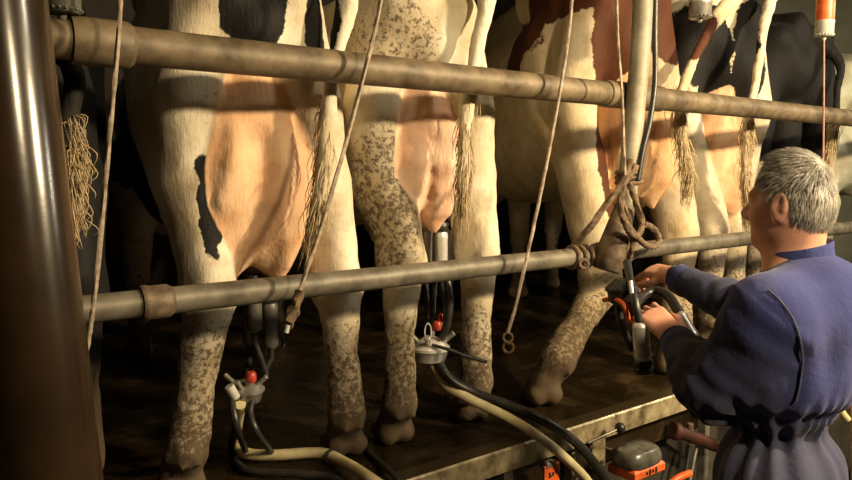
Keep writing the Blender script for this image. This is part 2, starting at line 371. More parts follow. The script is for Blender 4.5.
# ------------------------------------------------------------------ cows
HAIRS=np.random.RandomState(3)
def strands(mb,path,n,length,spread,rad,seed=1,taper=0.25):
    r=np.random.RandomState(seed); P=spline(path,6)
    for _ in range(n):
        t0=r.rand()*0.75; i=int(t0*(len(P)-1)); p=P[i]; d=P[-1]-p; d=d/np.linalg.norm(d); d=d*0.75+V(0,0,-0.25)
        o=r.normal(size=3)*spread*(1-0.35*t0); q0=p+o*0.5; q1=q0+d*length*(0.3+0.3*r.rand())+o*0.5+r.normal(size=3)*0.006; q2=q1+d*length*(0.25+0.3*r.rand())-o*0.3+r.normal(size=3)*0.005
        mb.tube([q0,q1,q2],lambda u:rad*(1-u*(1-taper)),4,3)
def cow(label,material,base,heading,s=1.06,h=0.013,belly=1.0,lt=1.12,hockL=None,hoofL=None,hockR=None,hoofR=None,tail=None,patches=(),udder=(1.0,1.0),uz=0.0,dirt=0.0,dirtspots=(),tailr=0.021,switch=0.5,seed=1,sl=.13,swide=.0145,ux=0.0,zk=0.0,wide=1.0,switch_col='tailhair'):
    hd=math.radians(heading); rot=hd-math.pi/2; base=V(base[0],base[1],0)
    t=thing('cow',label,'cow',base,rot); Mi=np.array(t['_inv']).reshape(4,4)
    loc=lambda p:(Mi[:3,:3]@np.array(p,float)+Mi[:3,3])
    F=Field((-0.62,-0.45,-0.02),(0.62,2.62*s,1.60*s),h)
    add=F.add; S=lambda x,y,z,r:(x*s*wide,y*s,z*s,r*s)
    # trunk
    add(ell(V(0,.40,1.20)*s,V(.255*wide,.42,.20)*s),.05); add(ell(V(0,1.05,.98)*s,V(.315*wide*belly,.80,.385)*s),.12)
    add(ell(V(0,.62,1.02)*s,V(.28*wide*belly,.40,.34)*s),.10)
    add(ell(V(0,1.72,1.02)*s,V(.25*wide*belly,.32,.38)*s),.12); add(ell(V(0,1.80,.80)*s,V(.17,.24,.26)*s),.08)
    add(chain(S(0,.05,1.36,.045),S(0,.5,1.39,.06),S(0,1.3,1.37,.08),S(0,1.75,1.38,.07)),.10)
    for sd in (-1,1):
        add(chain(S(.125*sd,.03,1.30,.055),S(.16*sd,.2,1.28,.10),S(.235*sd,.52,1.34,.05)),.08)
    # neck and head reach forward into the feed passage
    add(chain(S(0,1.85,1.12,.20),S(0,2.12,1.12,.15),S(0,2.26,1.12,.125)),.10)
    add(chain(S(0,2.24,1.14,.115),S(0,2.34,.98,.10),S(0,2.46,.80,.075)),.05)
    for sd in (-1,1): add(chain(S(.09*sd,2.24,1.20,.035),S(.20*sd,2.22,1.18,.03),S(.25*sd,2.22,1.14,.012)),.03)
    # legs
    legs=[]
    for sd,hk,hf in ((-1,hockL,hoofL),(1,hockR,hoofR)):
        hk=loc(hk) if hk is not None else V(.175*sd,.05,.565)*s
        hf=loc(hf) if hf is not None else V(.165*sd,.10,0)*s
        fet=V(hf[0]+(hk[0]-hf[0])*.16,hf[1]-.045+(hk[1]-hf[1])*.16,.135*s); mid=(hk+fet)/2+V(0,.005,0)
        gx=(hk[0]+.21*sd*s*wide)/2; gy=hk[1]*.5+.09*s
        up=chain(S(.190*sd,.30,1.15,.135),S(.205*sd,.25,.97,.118),(gx,gy+.03,.80*s,.096*s),(hk[0]*.85+gx*.15,hk[1]+.035,hk[2]+.115,.066*s*lt),(hk[0],hk[1]+.012,hk[2],.061*s*lt))
        add(up,.06)
        add(chain((hk[0],hk[1]+.012,hk[2],.060*s*lt),(hk[0]*.9+fet[0]*.1,hk[1]*.88+fet[1]*.12,hk[2]*.85+fet[2]*.15,.053*s*lt),(*mid,.042*s*lt),(*fet,.048*s*lt)),.035)
        add(chain(S(.150*sd,.09,1.24,.074),S(.200*sd,.08,1.02,.082),(gx*.85+.20*sd*s*.15,gy-.035,.82*s,.066*s),(hk[0],hk[1]-.02,hk[2]+.14,.033*s),(hk[0],hk[1]-.05,hk[2]+.05,.040*s)),.05)
        add(chain((hk[0]-.030*s,hk[1]-.0,hk[2]+.0,.040*s),(hk[0]+.030*s,hk[1]-.0,hk[2]+.0,.040*s)),.02)
        add(chain((*fet,.047*s),(hf[0],hf[1],.055*s,.052*s)),.02)
        for q in (-1,1):
            add(chain((hf[0]+.026*q*s,hf[1]-.03,.035*s,.036*s),(hf[0]+.03*q*s,hf[1]+.06*s,.02*s,.025*s)),.012)
            add(chain((fet[0]+.02*q*s,fet[1]-.04*s,fet[2]-.005,.013*s),(fet[0]+.022*q*s,fet[1]-.05*s,fet[2]-.03,.010*s)),.012)
        # foreleg
        fx=.15*sd*s
        add(chain(S(.19*sd,1.68,.85,.13),S(.165*sd,1.62,.62,.07),(fx,1.62*s,.42*s,.056*s),(fx,1.63*s,.37*s,.054*s),(fx,1.64*s,.28*s,.038*s),(fx,1.63*s,.12*s,.045*s),(fx,1.66*s,.04*s,.05*s)),.05)
        for q in (-1,1): add(chain((fx+.026*q*s,1.64*s,.035*s,.035*s),(fx+.03*q*s,1.72*s,.02*s,.022*s)),.01)
    # udder
    ul,uw=udder; q_=[]
    for sd in (-1,1):
        q_.append(ell(V(ux+.066*uw*sd,.155,.83+uz)*s,V(.112*uw,.155,.205*ul)*s)); q_.append(ell(V(ux+.085*uw*sd,.28,.80+uz)*s,V(.10*uw,.24,.205*ul)*s))
        for ty in (.11,.36):
            zz=.835+uz-.19*ul if ty<.2 else .80+uz-.20*ul
            q_.append(chain(((ux+.07*uw*sd)*s,ty*s,(zz+.05)*s,.026),((ux+.075*uw*sd)*s,ty*s,(zz-.035)*s,.012)))
    q_.append(ell(V(ux*.6,.135,1.02+uz*.5)*s,V(.105*uw,.10,.19)*s))
    U=[add(group(q_,.05),.012)]; vein=[]
    for i in range(5):   # veins that stand out on the udder
        r=np.random.RandomState(seed*7+i); a=r.uniform(-1,1); pts=[]
        for j in range(5):
            zz=.95+uz-.07*j*ul; a+=r.uniform(-.25,.25); pts.append(V(ux+.135*uw*a,0,zz)*s)
        for j in range(4):
            def on(p):
                P=np.stack([np.full(60,p[0]),np.linspace(-.2,.3,60),np.full(60,p[2])],-1); v=np.min([u[0](P) for u in U],0); q=np.argmax(v<0) if (v<0).any() else 59; return V(*P[q])
            A,B=on(pts[j]),on(pts[j+1])
            if abs(A[1]-B[1])<.08: vein.append(add(chain((*A,.0085),(*B,.0085)),.020))
    U+=vein
    # tail
    cz=1.05*s; unst=lambda p: V(p[0],p[1],p[2] if p[2]<cz else (p[2]+zk*cz)/(1+zk))
    tp=[unst(loc(p)) for p in tail] if tail is not None else [V(0,-.06,1.30)*s,V(0.01,-.09,1.1)*s,V(.0,-.07,.85)*s,V(.01,-.05,.66)*s]
    tp=spline([V(0,.07,1.37)*s]+tp,5); n=len(tp)
    for i in range(int(n*(.90 if switch else 1))-1):
        ra=lambda q: (.036-(.036-tailr)*min(1,q*3))*(1-.35*max(0,q-.4)/.6)
        add(chain((*tp[i],ra(i/n)),(*tp[i+1],ra((i+1)/n))),.012)
    F.warp(lambda P: .005*snoise(P,28,seed)+.0025*snoise(P,75,seed+1)+.0045*snoise(P,95,seed+2)*(1-sstep(P[:,2],.25,.6)))
    F.cut(lambda P: -P[...,2]+0.001)
    v,f=F.mesh(1)
    # coat map: how deep inside a coloured patch, how much udder skin, how much dirt plus painted shade low on the legs
    v0=v; v=v.copy(); v[:,2]+=np.maximum(0,v[:,2]-cz)*zk
    pt=np.full(len(v),-1.0)
    vw=v@Mi[:3,:3]-(Mi[:3,:3].T@Mi[:3,3])
    for c,r in patches:
        q=np.sqrt((((vw-np.array(c))/np.array(r))**2).sum(1)); pt=np.maximum(pt,(1-q)*float(np.mean(sorted(r)[:2]))*4)
    ud=np.min([u[0](v0) for u in U],0); udm=1-sstep(ud,.007,.018); udm*=sstep(-v[:,1],-.75*s,-.6*s)
    z=v[:,2]/s
    d=dirt+.32*(1-sstep(z,.34,.66))+.20*(1-sstep(z,.08,.5))+.4*(1-sstep(z,.05,.17));  # mud thickens downwards and also paints in the shade on the lower legs
    for c,r,am in dirtspots:
        q=np.sqrt((((vw-np.array(c))/np.array(r))**2).sum(1)); d=np.maximum(d,d+am*(1-sstep(q,.45,1.0)))
    TP=np.array(tp); dt=np.min(np.linalg.norm(v[:,None,:]-TP[None,::2,:],axis=2),1) if len(v)<400000 else np.ones(len(v))
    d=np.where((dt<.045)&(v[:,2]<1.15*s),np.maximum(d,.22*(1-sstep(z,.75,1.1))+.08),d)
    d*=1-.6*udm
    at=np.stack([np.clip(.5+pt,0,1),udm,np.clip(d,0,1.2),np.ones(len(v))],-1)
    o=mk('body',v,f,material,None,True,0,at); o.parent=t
    # switch of the tail: hair
    if switch:
        tw=[v_@Mi[:3,:3]-(Mi[:3,:3].T@Mi[:3,3]) for v_ in tp]; st=tw[int(n*(1-switch)):]; en=st[-1]+(st[-1]-st[-3])/np.linalg.norm(st[-1]-st[-3])*.06
        mb=MB(); strands(mb,st+[en],int(400*(swide/.0125)**.7),sl,swide,.0019,seed); o=mb.build('tail_switch',M[switch_col],t,True,0)
    return t
WH=(0.78,0.71,0.58)
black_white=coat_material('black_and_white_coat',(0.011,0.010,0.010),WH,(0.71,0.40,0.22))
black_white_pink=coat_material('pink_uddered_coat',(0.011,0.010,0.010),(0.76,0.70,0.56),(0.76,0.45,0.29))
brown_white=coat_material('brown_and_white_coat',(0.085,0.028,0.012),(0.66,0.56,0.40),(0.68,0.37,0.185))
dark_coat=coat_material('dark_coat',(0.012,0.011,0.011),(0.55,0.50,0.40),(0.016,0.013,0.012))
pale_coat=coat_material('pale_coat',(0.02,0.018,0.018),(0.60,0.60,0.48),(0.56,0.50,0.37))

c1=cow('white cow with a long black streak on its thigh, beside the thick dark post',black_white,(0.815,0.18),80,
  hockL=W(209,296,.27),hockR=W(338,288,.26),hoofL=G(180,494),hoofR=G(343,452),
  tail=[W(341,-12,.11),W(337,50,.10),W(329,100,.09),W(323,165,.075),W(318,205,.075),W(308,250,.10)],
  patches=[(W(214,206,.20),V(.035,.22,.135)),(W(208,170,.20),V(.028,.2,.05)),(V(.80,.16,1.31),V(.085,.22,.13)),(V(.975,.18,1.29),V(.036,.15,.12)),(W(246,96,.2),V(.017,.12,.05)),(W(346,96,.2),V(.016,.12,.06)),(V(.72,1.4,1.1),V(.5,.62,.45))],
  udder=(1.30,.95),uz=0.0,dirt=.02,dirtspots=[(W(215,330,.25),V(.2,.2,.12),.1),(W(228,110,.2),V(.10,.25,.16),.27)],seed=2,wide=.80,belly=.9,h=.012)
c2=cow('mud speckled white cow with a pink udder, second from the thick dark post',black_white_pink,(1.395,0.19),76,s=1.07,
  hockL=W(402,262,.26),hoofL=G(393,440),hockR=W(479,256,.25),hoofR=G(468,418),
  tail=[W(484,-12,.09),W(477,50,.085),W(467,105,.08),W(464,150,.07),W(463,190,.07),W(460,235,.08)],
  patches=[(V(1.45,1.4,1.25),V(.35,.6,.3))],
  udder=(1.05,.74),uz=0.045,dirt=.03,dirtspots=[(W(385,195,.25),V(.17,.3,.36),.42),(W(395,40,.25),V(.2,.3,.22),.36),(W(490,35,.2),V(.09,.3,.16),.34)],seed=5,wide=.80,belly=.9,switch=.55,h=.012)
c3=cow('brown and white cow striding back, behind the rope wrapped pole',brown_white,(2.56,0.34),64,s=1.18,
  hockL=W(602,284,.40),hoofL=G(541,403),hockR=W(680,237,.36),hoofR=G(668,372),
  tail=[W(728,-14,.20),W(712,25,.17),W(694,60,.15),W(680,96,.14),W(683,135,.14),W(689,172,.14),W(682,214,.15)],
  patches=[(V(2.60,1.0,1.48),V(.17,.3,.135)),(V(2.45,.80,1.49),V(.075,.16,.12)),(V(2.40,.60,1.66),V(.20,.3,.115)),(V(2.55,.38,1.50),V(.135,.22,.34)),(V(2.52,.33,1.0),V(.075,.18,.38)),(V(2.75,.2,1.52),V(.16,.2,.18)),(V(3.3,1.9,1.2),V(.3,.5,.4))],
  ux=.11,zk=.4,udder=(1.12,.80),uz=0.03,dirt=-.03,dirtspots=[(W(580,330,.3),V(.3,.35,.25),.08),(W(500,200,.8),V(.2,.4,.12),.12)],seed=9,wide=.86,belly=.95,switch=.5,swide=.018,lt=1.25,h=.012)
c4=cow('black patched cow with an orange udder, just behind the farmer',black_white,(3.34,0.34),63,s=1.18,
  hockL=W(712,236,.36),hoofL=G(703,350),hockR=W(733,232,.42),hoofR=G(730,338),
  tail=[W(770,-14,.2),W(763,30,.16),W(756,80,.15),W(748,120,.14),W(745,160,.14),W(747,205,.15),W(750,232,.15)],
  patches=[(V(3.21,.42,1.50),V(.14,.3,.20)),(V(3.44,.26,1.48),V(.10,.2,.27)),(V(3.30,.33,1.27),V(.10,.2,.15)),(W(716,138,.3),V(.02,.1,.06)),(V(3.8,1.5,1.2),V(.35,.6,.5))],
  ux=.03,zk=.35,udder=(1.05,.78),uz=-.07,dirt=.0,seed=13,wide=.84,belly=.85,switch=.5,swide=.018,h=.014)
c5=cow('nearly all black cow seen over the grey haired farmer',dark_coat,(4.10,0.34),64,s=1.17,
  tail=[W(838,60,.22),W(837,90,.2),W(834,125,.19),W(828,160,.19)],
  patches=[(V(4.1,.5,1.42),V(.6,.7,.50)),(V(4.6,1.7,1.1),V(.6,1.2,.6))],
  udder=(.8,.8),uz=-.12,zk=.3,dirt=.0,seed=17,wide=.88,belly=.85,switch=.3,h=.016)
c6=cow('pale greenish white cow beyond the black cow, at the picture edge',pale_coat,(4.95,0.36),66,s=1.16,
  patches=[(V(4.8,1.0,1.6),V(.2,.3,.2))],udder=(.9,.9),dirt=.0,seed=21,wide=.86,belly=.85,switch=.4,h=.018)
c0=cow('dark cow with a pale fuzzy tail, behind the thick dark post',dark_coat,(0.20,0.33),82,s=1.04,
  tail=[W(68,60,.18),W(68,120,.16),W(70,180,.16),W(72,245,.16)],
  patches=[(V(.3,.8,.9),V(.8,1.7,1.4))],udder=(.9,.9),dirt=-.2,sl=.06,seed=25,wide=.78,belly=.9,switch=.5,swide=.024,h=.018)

# ------------------------------------------------------------------ ropes, cords and chains
def chainlinks(mb,p0,p1,n,R,r):
    p0,p1=np.array(p0),np.array(p1); d=(p1-p0); ds=d/n; _,u,v=frame(d)
    for i in range(n): mb.torus(p0+ds*(i+.5),u if i%2 else v,R,r,12,6,None)
def snap(name,parent,p,m,sz=.016):
    mb=MB(); mb.torus(p+V(0,0,-sz*.8),CF,sz*.8,sz*.22,14,6); mb.torus(p+V(.002,0,-sz*2.6),CF+V(.4,.1,0),sz*.9,sz*.25,14,6); mb.cyl(p+V(0,0,-sz*1.4),p+V(0,0,-sz*2.0),sz*.35,10); return mb.build(name,m,parent)
def hang(label,pts,r,y,mt,lobes=3): 
    P=[W(x,yy,yp) for (x,yy),yp in zip(pts,y)]; t=thing('rope',label,'rope',P[0])
    mb=MB(); mb.tube(P,r,9,10,lobes,260); mb.build('cord',mt,t); return t,P
t,P=hang('thin pale cord hanging beside the thick dark post',[(122,-30),(118,40),(110,130),(102,220),(94,300),(85,362)],.0046,[-.12]*6,M['rope'])
mb=MB(); mb.ball(P[-1],(.008,.008,.012),10); mb.build('knot',M['rope'],t)
t,P=hang('pale cord with a frayed knotted end hanging before the veined udder',[(386,-30),(375,30),(352,120),(325,215),(300,290)],.0052,[-.09]*5,M['rope'])
mb=MB(); mb.tube([P[-1],W(296,306,-.09),W(289,322,-.09)],.011,10,5,2,330)
mb.torus(W(293,312,-.09),CF,.011,.006,12,6); mb.torus(W(288,324,-.085),CF+V(.3,0,.2),.010,.005,12,6); mb.build('knot',M['ropebrown'],t)
mb=MB(); mb.cyl(W(288,325,-.09),W(286,333,-.09),.006,10); mb.build('tip',M['plasticgrey'],t)
t,P=hang('pale cord ending in a rusty snap hook near the striding hind leg',[(574,-30),(568,40),(553,130),(535,220),(517,300),(508,333)],.0052,[-.09]*6,M['rope'])
snap('snap_hook',t,P[-1],M['chain'],.017)
t,P=hang('thin pale cord hanging just before the leaning pole',[(616,-30),(618,40),(622,95),(624,150),(625,175)],.0045,[-.14]*5,M['rope'])
# black tube along the pole
mb=MB(); mb.tube([W(656,-30,-.10),W(655,30,-.10),W(655,80,-.11),W(650,120,-.115),W(643,150,-.115),W(638,180,-.115)],.0095,12,8); tag(mb.build('rubber_tube',M['rubber']),'thin black rubber tube running down the leaning pole','tube')
# brown rope wrapped about pole and lower rail
t=thing('rope','thick dirty brown rope looped and tied around pole and lower rail','rope',W(625,200,-.12))
def rope(name,pts,r=.0105): mb=MB(); mb.tube([W(a,b,c) for a,b,c in pts],r,12,8,3,170); return mb.build(name,M['ropebrown'],t)
rope('strand',[(636,166,-.13),(626,180,-.14),(610,200,-.12),(594,222,-.10),(578,243,-.05)])
rope('strand',[(631,160,-.13),(622,190,-.14),(622,215,-.145),(632,232,-.14),(648,246,-.11),(659,243,-.07),(655,230,-.06),(644,224,-.09)])
rope('strand',[(629,182,-.12),(636,202,-.13),(642,224,-.13),(636,236,-.14),(627,228,-.14),(624,205,-.13)])
rope('strand',[(621,198,-.14),(629,222,-.14),(632,246,-.11),(628,264,-.09)],.0085)
mb=MB()
for i,px in enumerate((572,578,584)): mb.torus(V(W(px,257,0)[0],0,ZL),V(1,.15*(i-1),0.1*(i-1)),.036,.0075,24,8)
mb.torus(W(584,264,-.05),CF,.014,.006,14,6); mb.build('knot',M['ropebrown'],t)
mb=MB()
for i in range(3): p=W(629,172+5*i,-.07); mb.torus(p,V(-.1,0,1),.041,.008,24,8)
mb.build('wrap',M['ropebrown'],t)

# ------------------------------------------------------------------ hanging cylinders above
def cylinder_unit(label,px,py,y,r,mats,cordpts=None,chain_=None,hgt=.16):
    p=W(px,py,y); t=thing('retractor',label,'retractor cylinder',p)
    mb=MB(); mb.lathe(p,p+V(0,0,.06),[(0,r*.25),(.02,r*.9),(.1,r),(.8,r),(.85,r*1.04),(1,r*1.04)],28)
    cap=mb.build('end_cap',mats[0],t)
    mb=MB()
    for i in range(20):
        a=2*math.pi*i/20; mb.ball(p+V(math.cos(a)*r*1.0,math.sin(a)*r*1.0,.007),r*.10,6)
    sub('grip_ring',mb,mats[0],cap)
    mb=MB(); mb.lathe(p+V(0,0,.06),p+V(0,0,.06+hgt),[(0,r*.96),(.04,r),(.96,r),(1,r*.9)],28); mb.build('barrel',mats[1],t)
    mb=MB(); mb.lathe(p+V(0,0,-.012),p+V(0,0,.004),[(0,r*.16),(.5,r*.26),(1,r*.26)],14); mb.build('nozzle',mats[0],t)
    return t,p
t,p=cylinder_unit('orange and white cylinder hanging above the farmer',824,37,-.30,.033,(M['plasticgrey'],M['orange']))
q=DZ(823,178,np.dot(p-CAM,CF)); mb=MB(); mb.tube([p,(p*.5+q*.5)+V(.002,0,0),q],.0036,8,8); mb.build('cord',simple('pink_cord',(0.42,0.22,0.18),None,50,.7),t)
mb=MB(); chainlinks(mb,q+V(0,0,.05),q+V(0,0,-.09),10,.0085,.0032); mb.build('chain',M['chain'],t)
cylinder_unit('plain silver cylinder hanging above the lower backs, over the rail end of the pole',700,19,-.05,.040,(M['dullsteel'],M['steel']))
t,p=cylinder_unit('dim silver cylinder hanging by the thick dark post above the upper rail',62,14,-.02,.036,(M['darkbox'],M['steel']))

# ------------------------------------------------------------------ milking clusters
def teat_cup(parent,top,axis,Ls=.14,r=.0225,liner=.05,m='steel'):
    a=np.array(axis,float); a/=np.linalg.norm(a)
    mb=MB(); mb.lathe(top,top+a*Ls,[(0,r*.62),(.06,r*.95),(.12,r),(.8,r),(.84,r*1.05),(.9,r*1.05),(1,r*.9)],20); c=mb.build('teat_cup',M[m],parent)
    mb=MB(); mb.lathe(top+a*Ls*.98,top+a*(Ls+liner*.6),[(0,r*.9),(.1,r*1.15),(.35,r*1.2),(.4,r*1.05),(.6,r*1.05),(.65,r*1.2),(1,r*1.1)],20); sub('rubber_liner',mb,M['rubber'],c)
    return c
def tubes(parent,name,pts,r,m): mb=MB(); mb.tube(pts,r,12,8); return mb.build(name,m,parent)
def cluster(label,claw,cups,bowlm,reds=(),s=1.0):
    t=thing('milking_cluster',label,'milking cluster',claw)
    mb=MB(); mb.lathe(claw-V(0,0,.035)*s,claw+V(0,0,.035)*s,[(0,.02*s),(.12,.042*s),(.5,.05*s),(.55,.055*s),(.65,.055*s),(.8,.04*s),(1,.02*s)],24); bw=mb.build('claw',bowlm,t)
    for i in range(4):
        mb=MB(); a=math.pi/4+i*math.pi/2; mb.cyl(claw+V(math.cos(a)*.03,math.sin(a)*.03,.02)*s,claw+V(math.cos(a)*.065,math.sin(a)*.065,.05)*s,.008*s,10); sub('nipple',mb,M['dullsteel'],bw)
    for i,(top,ax) in enumerate(cups):
        ax=np.array(ax,float)/np.linalg.norm(ax); teat_cup(t,top,ax,m='steel' if bowlm is M['steel'] else 'dimsteel'); a=math.atan2(top[1]-claw[1],top[0]-claw[0])
        st=claw+V(math.cos(a)*.06,math.sin(a)*.06,.045)*s; tubes(t,'short_milk_tube',[st,(st+top)/2-V(0,0,.012),top-ax*.03,top+ax*.01],.009,M['rubber'])
    for p,r in reds:
        mb=MB(); mb.lathe(p,p+V(0,0,.03),[(0,r*.8),(.2,r),(.8,r),(1,r*.7)],14); mb.build('valve_cap',M['red'],t)
    return t
UP=V(0,0,1)
# under the veined udder
cl=W(246,392,.36)
t=cluster('milking cluster with a red cap under the veined udder',cl,[(W(271,348,.36),UP),(W(283,338,.46),UP),(W(250,345,.48),UP),(W(262,335,.30)+V(0,.05,0),UP)],M['dullsteel'],[(W(251,382,.31),.016)])
tubes(t,'pulse_tube',[cl+V(-.03,-.03,0),W(232,400,.3),W(238,430,.27),G(246,452,.03)],.010,M['rubber'])
tubes(t,'pulse_tube',[cl+V(.02,-.02,0),W(250,412,.3),W(258,434,.27),G(272,453,.03)],.010,M['rubber'])
mb=MB(); mb.cyl(W(229,386,.3),W(236,398,.3),.014,12); mb.build('connector',M['plasticgrey'],t)
# under the pink udder
cl=W(430,350,.30)
t=cluster('milking cluster with a shiny bowl under the pink udder',cl,[(W(441,272,.30),UP),(W(452,268,.38),UP),(W(426,268,.42),UP),(W(436,262,.46),UP)],M['steel'],[(W(437,330,.30),.016),(W(441,322,.33),.014)],1.25)
mb=MB(); mb.torus(W(428,332,.26),CF,.018,.003,16,6,(0.6,1.6)); mb.build('hook',M['steel'],t)
tubes(t,'short_pulse_tube',[W(447,278,.26),W(450,300,.24),W(447,325,.24),W(441,338,.26)],.013,M['rubber'])
tubes(t,'thin_tube',[W(432,345,.25),W(450,350,.20),W(468,357,.16),W(487,362,.12)],.006,M['rubber'])
# long hoses
def hose(label,pts,r,m,name='hose'):
    mb=MB(); mb.tube(pts,r,14,10); return tag(mb.build(name,m),label,'hose')
hose('long black hose lying over the kerb, beside the cream hose',[W(436,356,.27),W(447,376,.24),W(470,391,.19),W(505,404,.10),W(540,419,.01),W(569,437,-.03),W(592,460,-.05),W(609,490,-.06),W(618,540,-.08)],.0165,M['rubber'])
hose('cream milk hose crossing the kerb below the pink uddered cow',[W(432,362,.29),W(446,385,.26),W(470,399,.17),W(505,416,.07),W(538,436,-.03),W(564,457,-.06),W(588,482,-.08),W(604,512,-.09),W(618,560,-.09)],.0165,M['cream'])
g1=G(262,455,.03); 
hose('cream milk hose lying on the platform below the veined udder',[W(240,404,.32),G(236,440,.06),G(246,453,.03),G(275,455,.025),G(320,453,.03),G(345,463,.03),W(372,480,-.005),W(392,498,-.05),W(402,540,-.07)],.017,M['cream'])
mb=MB(); mb.torus(G(331,456,.03),G(345,463,.03)-G(320,453,.03),.019,.005,16,6); tag(mb.build('hose_clip',M['rubber']),'black strap clip around the cream hose on the platform','clip')
hose('black hose lying along the near side of the cream hose on the platform',[W(236,425,.27),G(232,452,.03),G(246,470,.015),G(290,474,.014),G(330,478,.014),W(352,492,-.01),W(372,512,-.05),W(380,550,-.07)],.012,M['rubber'])
hose('thin black tube lying between two muddy hooves on the platform',[G(338,412,.012),G(356,430,.012),G(368,450,.012),G(380,462,.014),W(396,478,.0),W(412,498,-.035),W(422,540,-.05)],.009,M['rubber'])

# ------------------------------------------------------------------ equipment on the pit side under the kerb
def on(px,py,y=-.01): return W(px,py,y)
t=thing('control_unit','dirty grey domed unit with an orange base below the kerb','control unit',on(637,460,-.07))
c=on(637,452,-.075); ax=[V(1,0,0),V(0,1,0),V(0,0,1)]
mb=MB(); rg=[]
for u_,k_ in ((-.035,.96),(-.028,1.0),(-.010,1.0),(.000,.95),(.014,.88),(.022,.74),(.025,.35),(.026,.02)):
    rg.append([c+V(.096*k_*np.sign(math.cos(a))*abs(math.cos(a))**.62,.062*k_*np.sign(math.sin(a))*abs(math.sin(a))**.62,u_) for a in np.linspace(0,2*math.pi,40,endpoint=False)])
mb.grid_(rg); mb.build('cover',M['darkbox'],t)
mb=MB(); mb.box(c+V(0,0,-.055),(.088,.058,.020),bev=.008); base=mb.build('base',M['orange'],t)
mb=MB()
for i in range(4): mb.box(c+V(-.02+.018*i,-.0585,-.055),(.005,.0012,.010 if i%2 else .006),bev=.0005)
sub('marking',mb,M['ink'],base)
mb=MB(); mb.box(c+V(.0,.09,-.03),(.02,.06,.015)); mb.build('bracket',M['kerb'],t)
# lever with black ball knob on a bracket plate
t=thing('lever','lever with a round black knob on a rusty bracket plate','lever',on(598,450,-.03))
mb=MB(); mb.box(on(598,452,-.022),(.035,.004,.055),bev=.002); mb.build('bracket',M['kerb'],t)
mb=MB(); mb.tube([on(588,443,-.03),on(603,436,-.05),on(616,430,-.06)],.0045,10,4); mb.build('rod',M['dullsteel'],t)
mb=MB(); mb.ball(on(620,428,-.062),.0195,18); mb.build('knob',M['rubber'],t)
for px,py in ((592,447),(603,462)): mb=MB(); mb.cyl(on(px,py,-.026),on(px,py,-.036),.008,8); mb.build('bolt',M['rust'],t)
# orange numbered tag
t=thing('tag','bright orange tag with dark marks hanging below the kerb','tag',on(551,474,-.03))
c=on(551,477,-.03); mb=MB(); mb.box(c,(.036,.005,.045),bev=.003); pl=mb.build('plate',M['orange'],t)
mb=MB(); 
for dx,dz,w,h_ in ((-.012,.010,.004,.010),(-.004,.006,.003,.003),(.004,.012,.004,.007),(.016,.016,.003,.006)): mb.box(c+V(dx,-.0055,dz),(w,.001,h_),bev=.0004)
sub('marking',mb,M['ink'],pl)
mb=MB(); mb.box(on(549,464,-.025),(.022,.012,.012),bev=.005); mb.build('clip',M['dullsteel'],t)
# steel pillars and pipes under the kerb
for px,lab,w in ((505,'grey steel upright under the kerb beside the orange tag',.02),(571,'dim steel upright under the kerb behind the black hose',.018),(702,'pale steel upright under the kerb behind the farmer',.016)):
    p=on(px,470,.05); mb=MB(); mb.box(V(p[0],.05,-.46),(w,.018,.395),bev=.003); tag(mb.build('upright',M['dullsteel']),lab,'upright')
t=thing('valve_pipe','dirty red valve body on a pipe below the kerb by the farmer','valve',on(690,438,.02))
mb=MB(); mb.tube([on(672,430,.03),on(690,436,.01),on(716,446,-.02)],.026,16,6); mb.build('pipe',M['redbrown'],t)
mb=MB(); mb.cyl(on(672,430,.03),on(678,432,.02),.036,18); mb.build('flange',M['redbrown'],t)
mb=MB(); mb.cyl(on(690,436,.012)+V(0,0,.02),on(690,436,.012)+V(0,0,.055),.014,12); mb.build('stem',M['rust'],t)
t=thing('red_lever','bright red lever low beside the farmer','lever',on(680,476,-.05))
mb=MB(); mb.tube([on(668,486,-.05),on(678,478,-.06),on(690,473,-.07)],.014,12,5); mb.build('grip',M['orange'],t)
mb=MB(); mb.cyl(on(664,490,-.045),on(669,485,-.05),.016,12); mb.build('hub',M['rust'],t)
hose('thin black hose hanging under the kerb by the dirty red valve',[on(690,446,.02),on(686,470,.01),on(680,500,0),on(676,560,0)],.008,M['rubber'])
hose('thin grey hose hanging beside the pale upright under the kerb',[on(697,446,.015),on(693,465,.01),on(688,500,0),on(690,560,0)],.007,M['dullsteel'])

# ------------------------------------------------------------------ right edge of the pit
hose('cream hose hanging at the picture edge behind the farmer',[DZ(856,300,2.6),DZ(849,340,2.6),DZ(852,380,2.6),DZ(856,420,2.6),DZ(858,520,2.6)],.02,M['cream'])
t=thing('control_unit','dark unit with a red front behind the farmer','control unit',DZ(842,400,2.7))
mb=MB(); mb.box(DZ(846,362,2.9),(.09,.05,.05),bev=.012); mb.build('housing',M['darkbox'],t)
mb=MB(); mb.box(DZ(840,392,2.65),(.022,.02,.06),bev=.006); mb.build('front',M['red'],t)
mb=MB(); mb.tube([DZ(838,400,2.55),DZ(842,412,2.55),DZ(848,420,2.55)],.012,10,5); mb.build('handle',M['cream'],t)

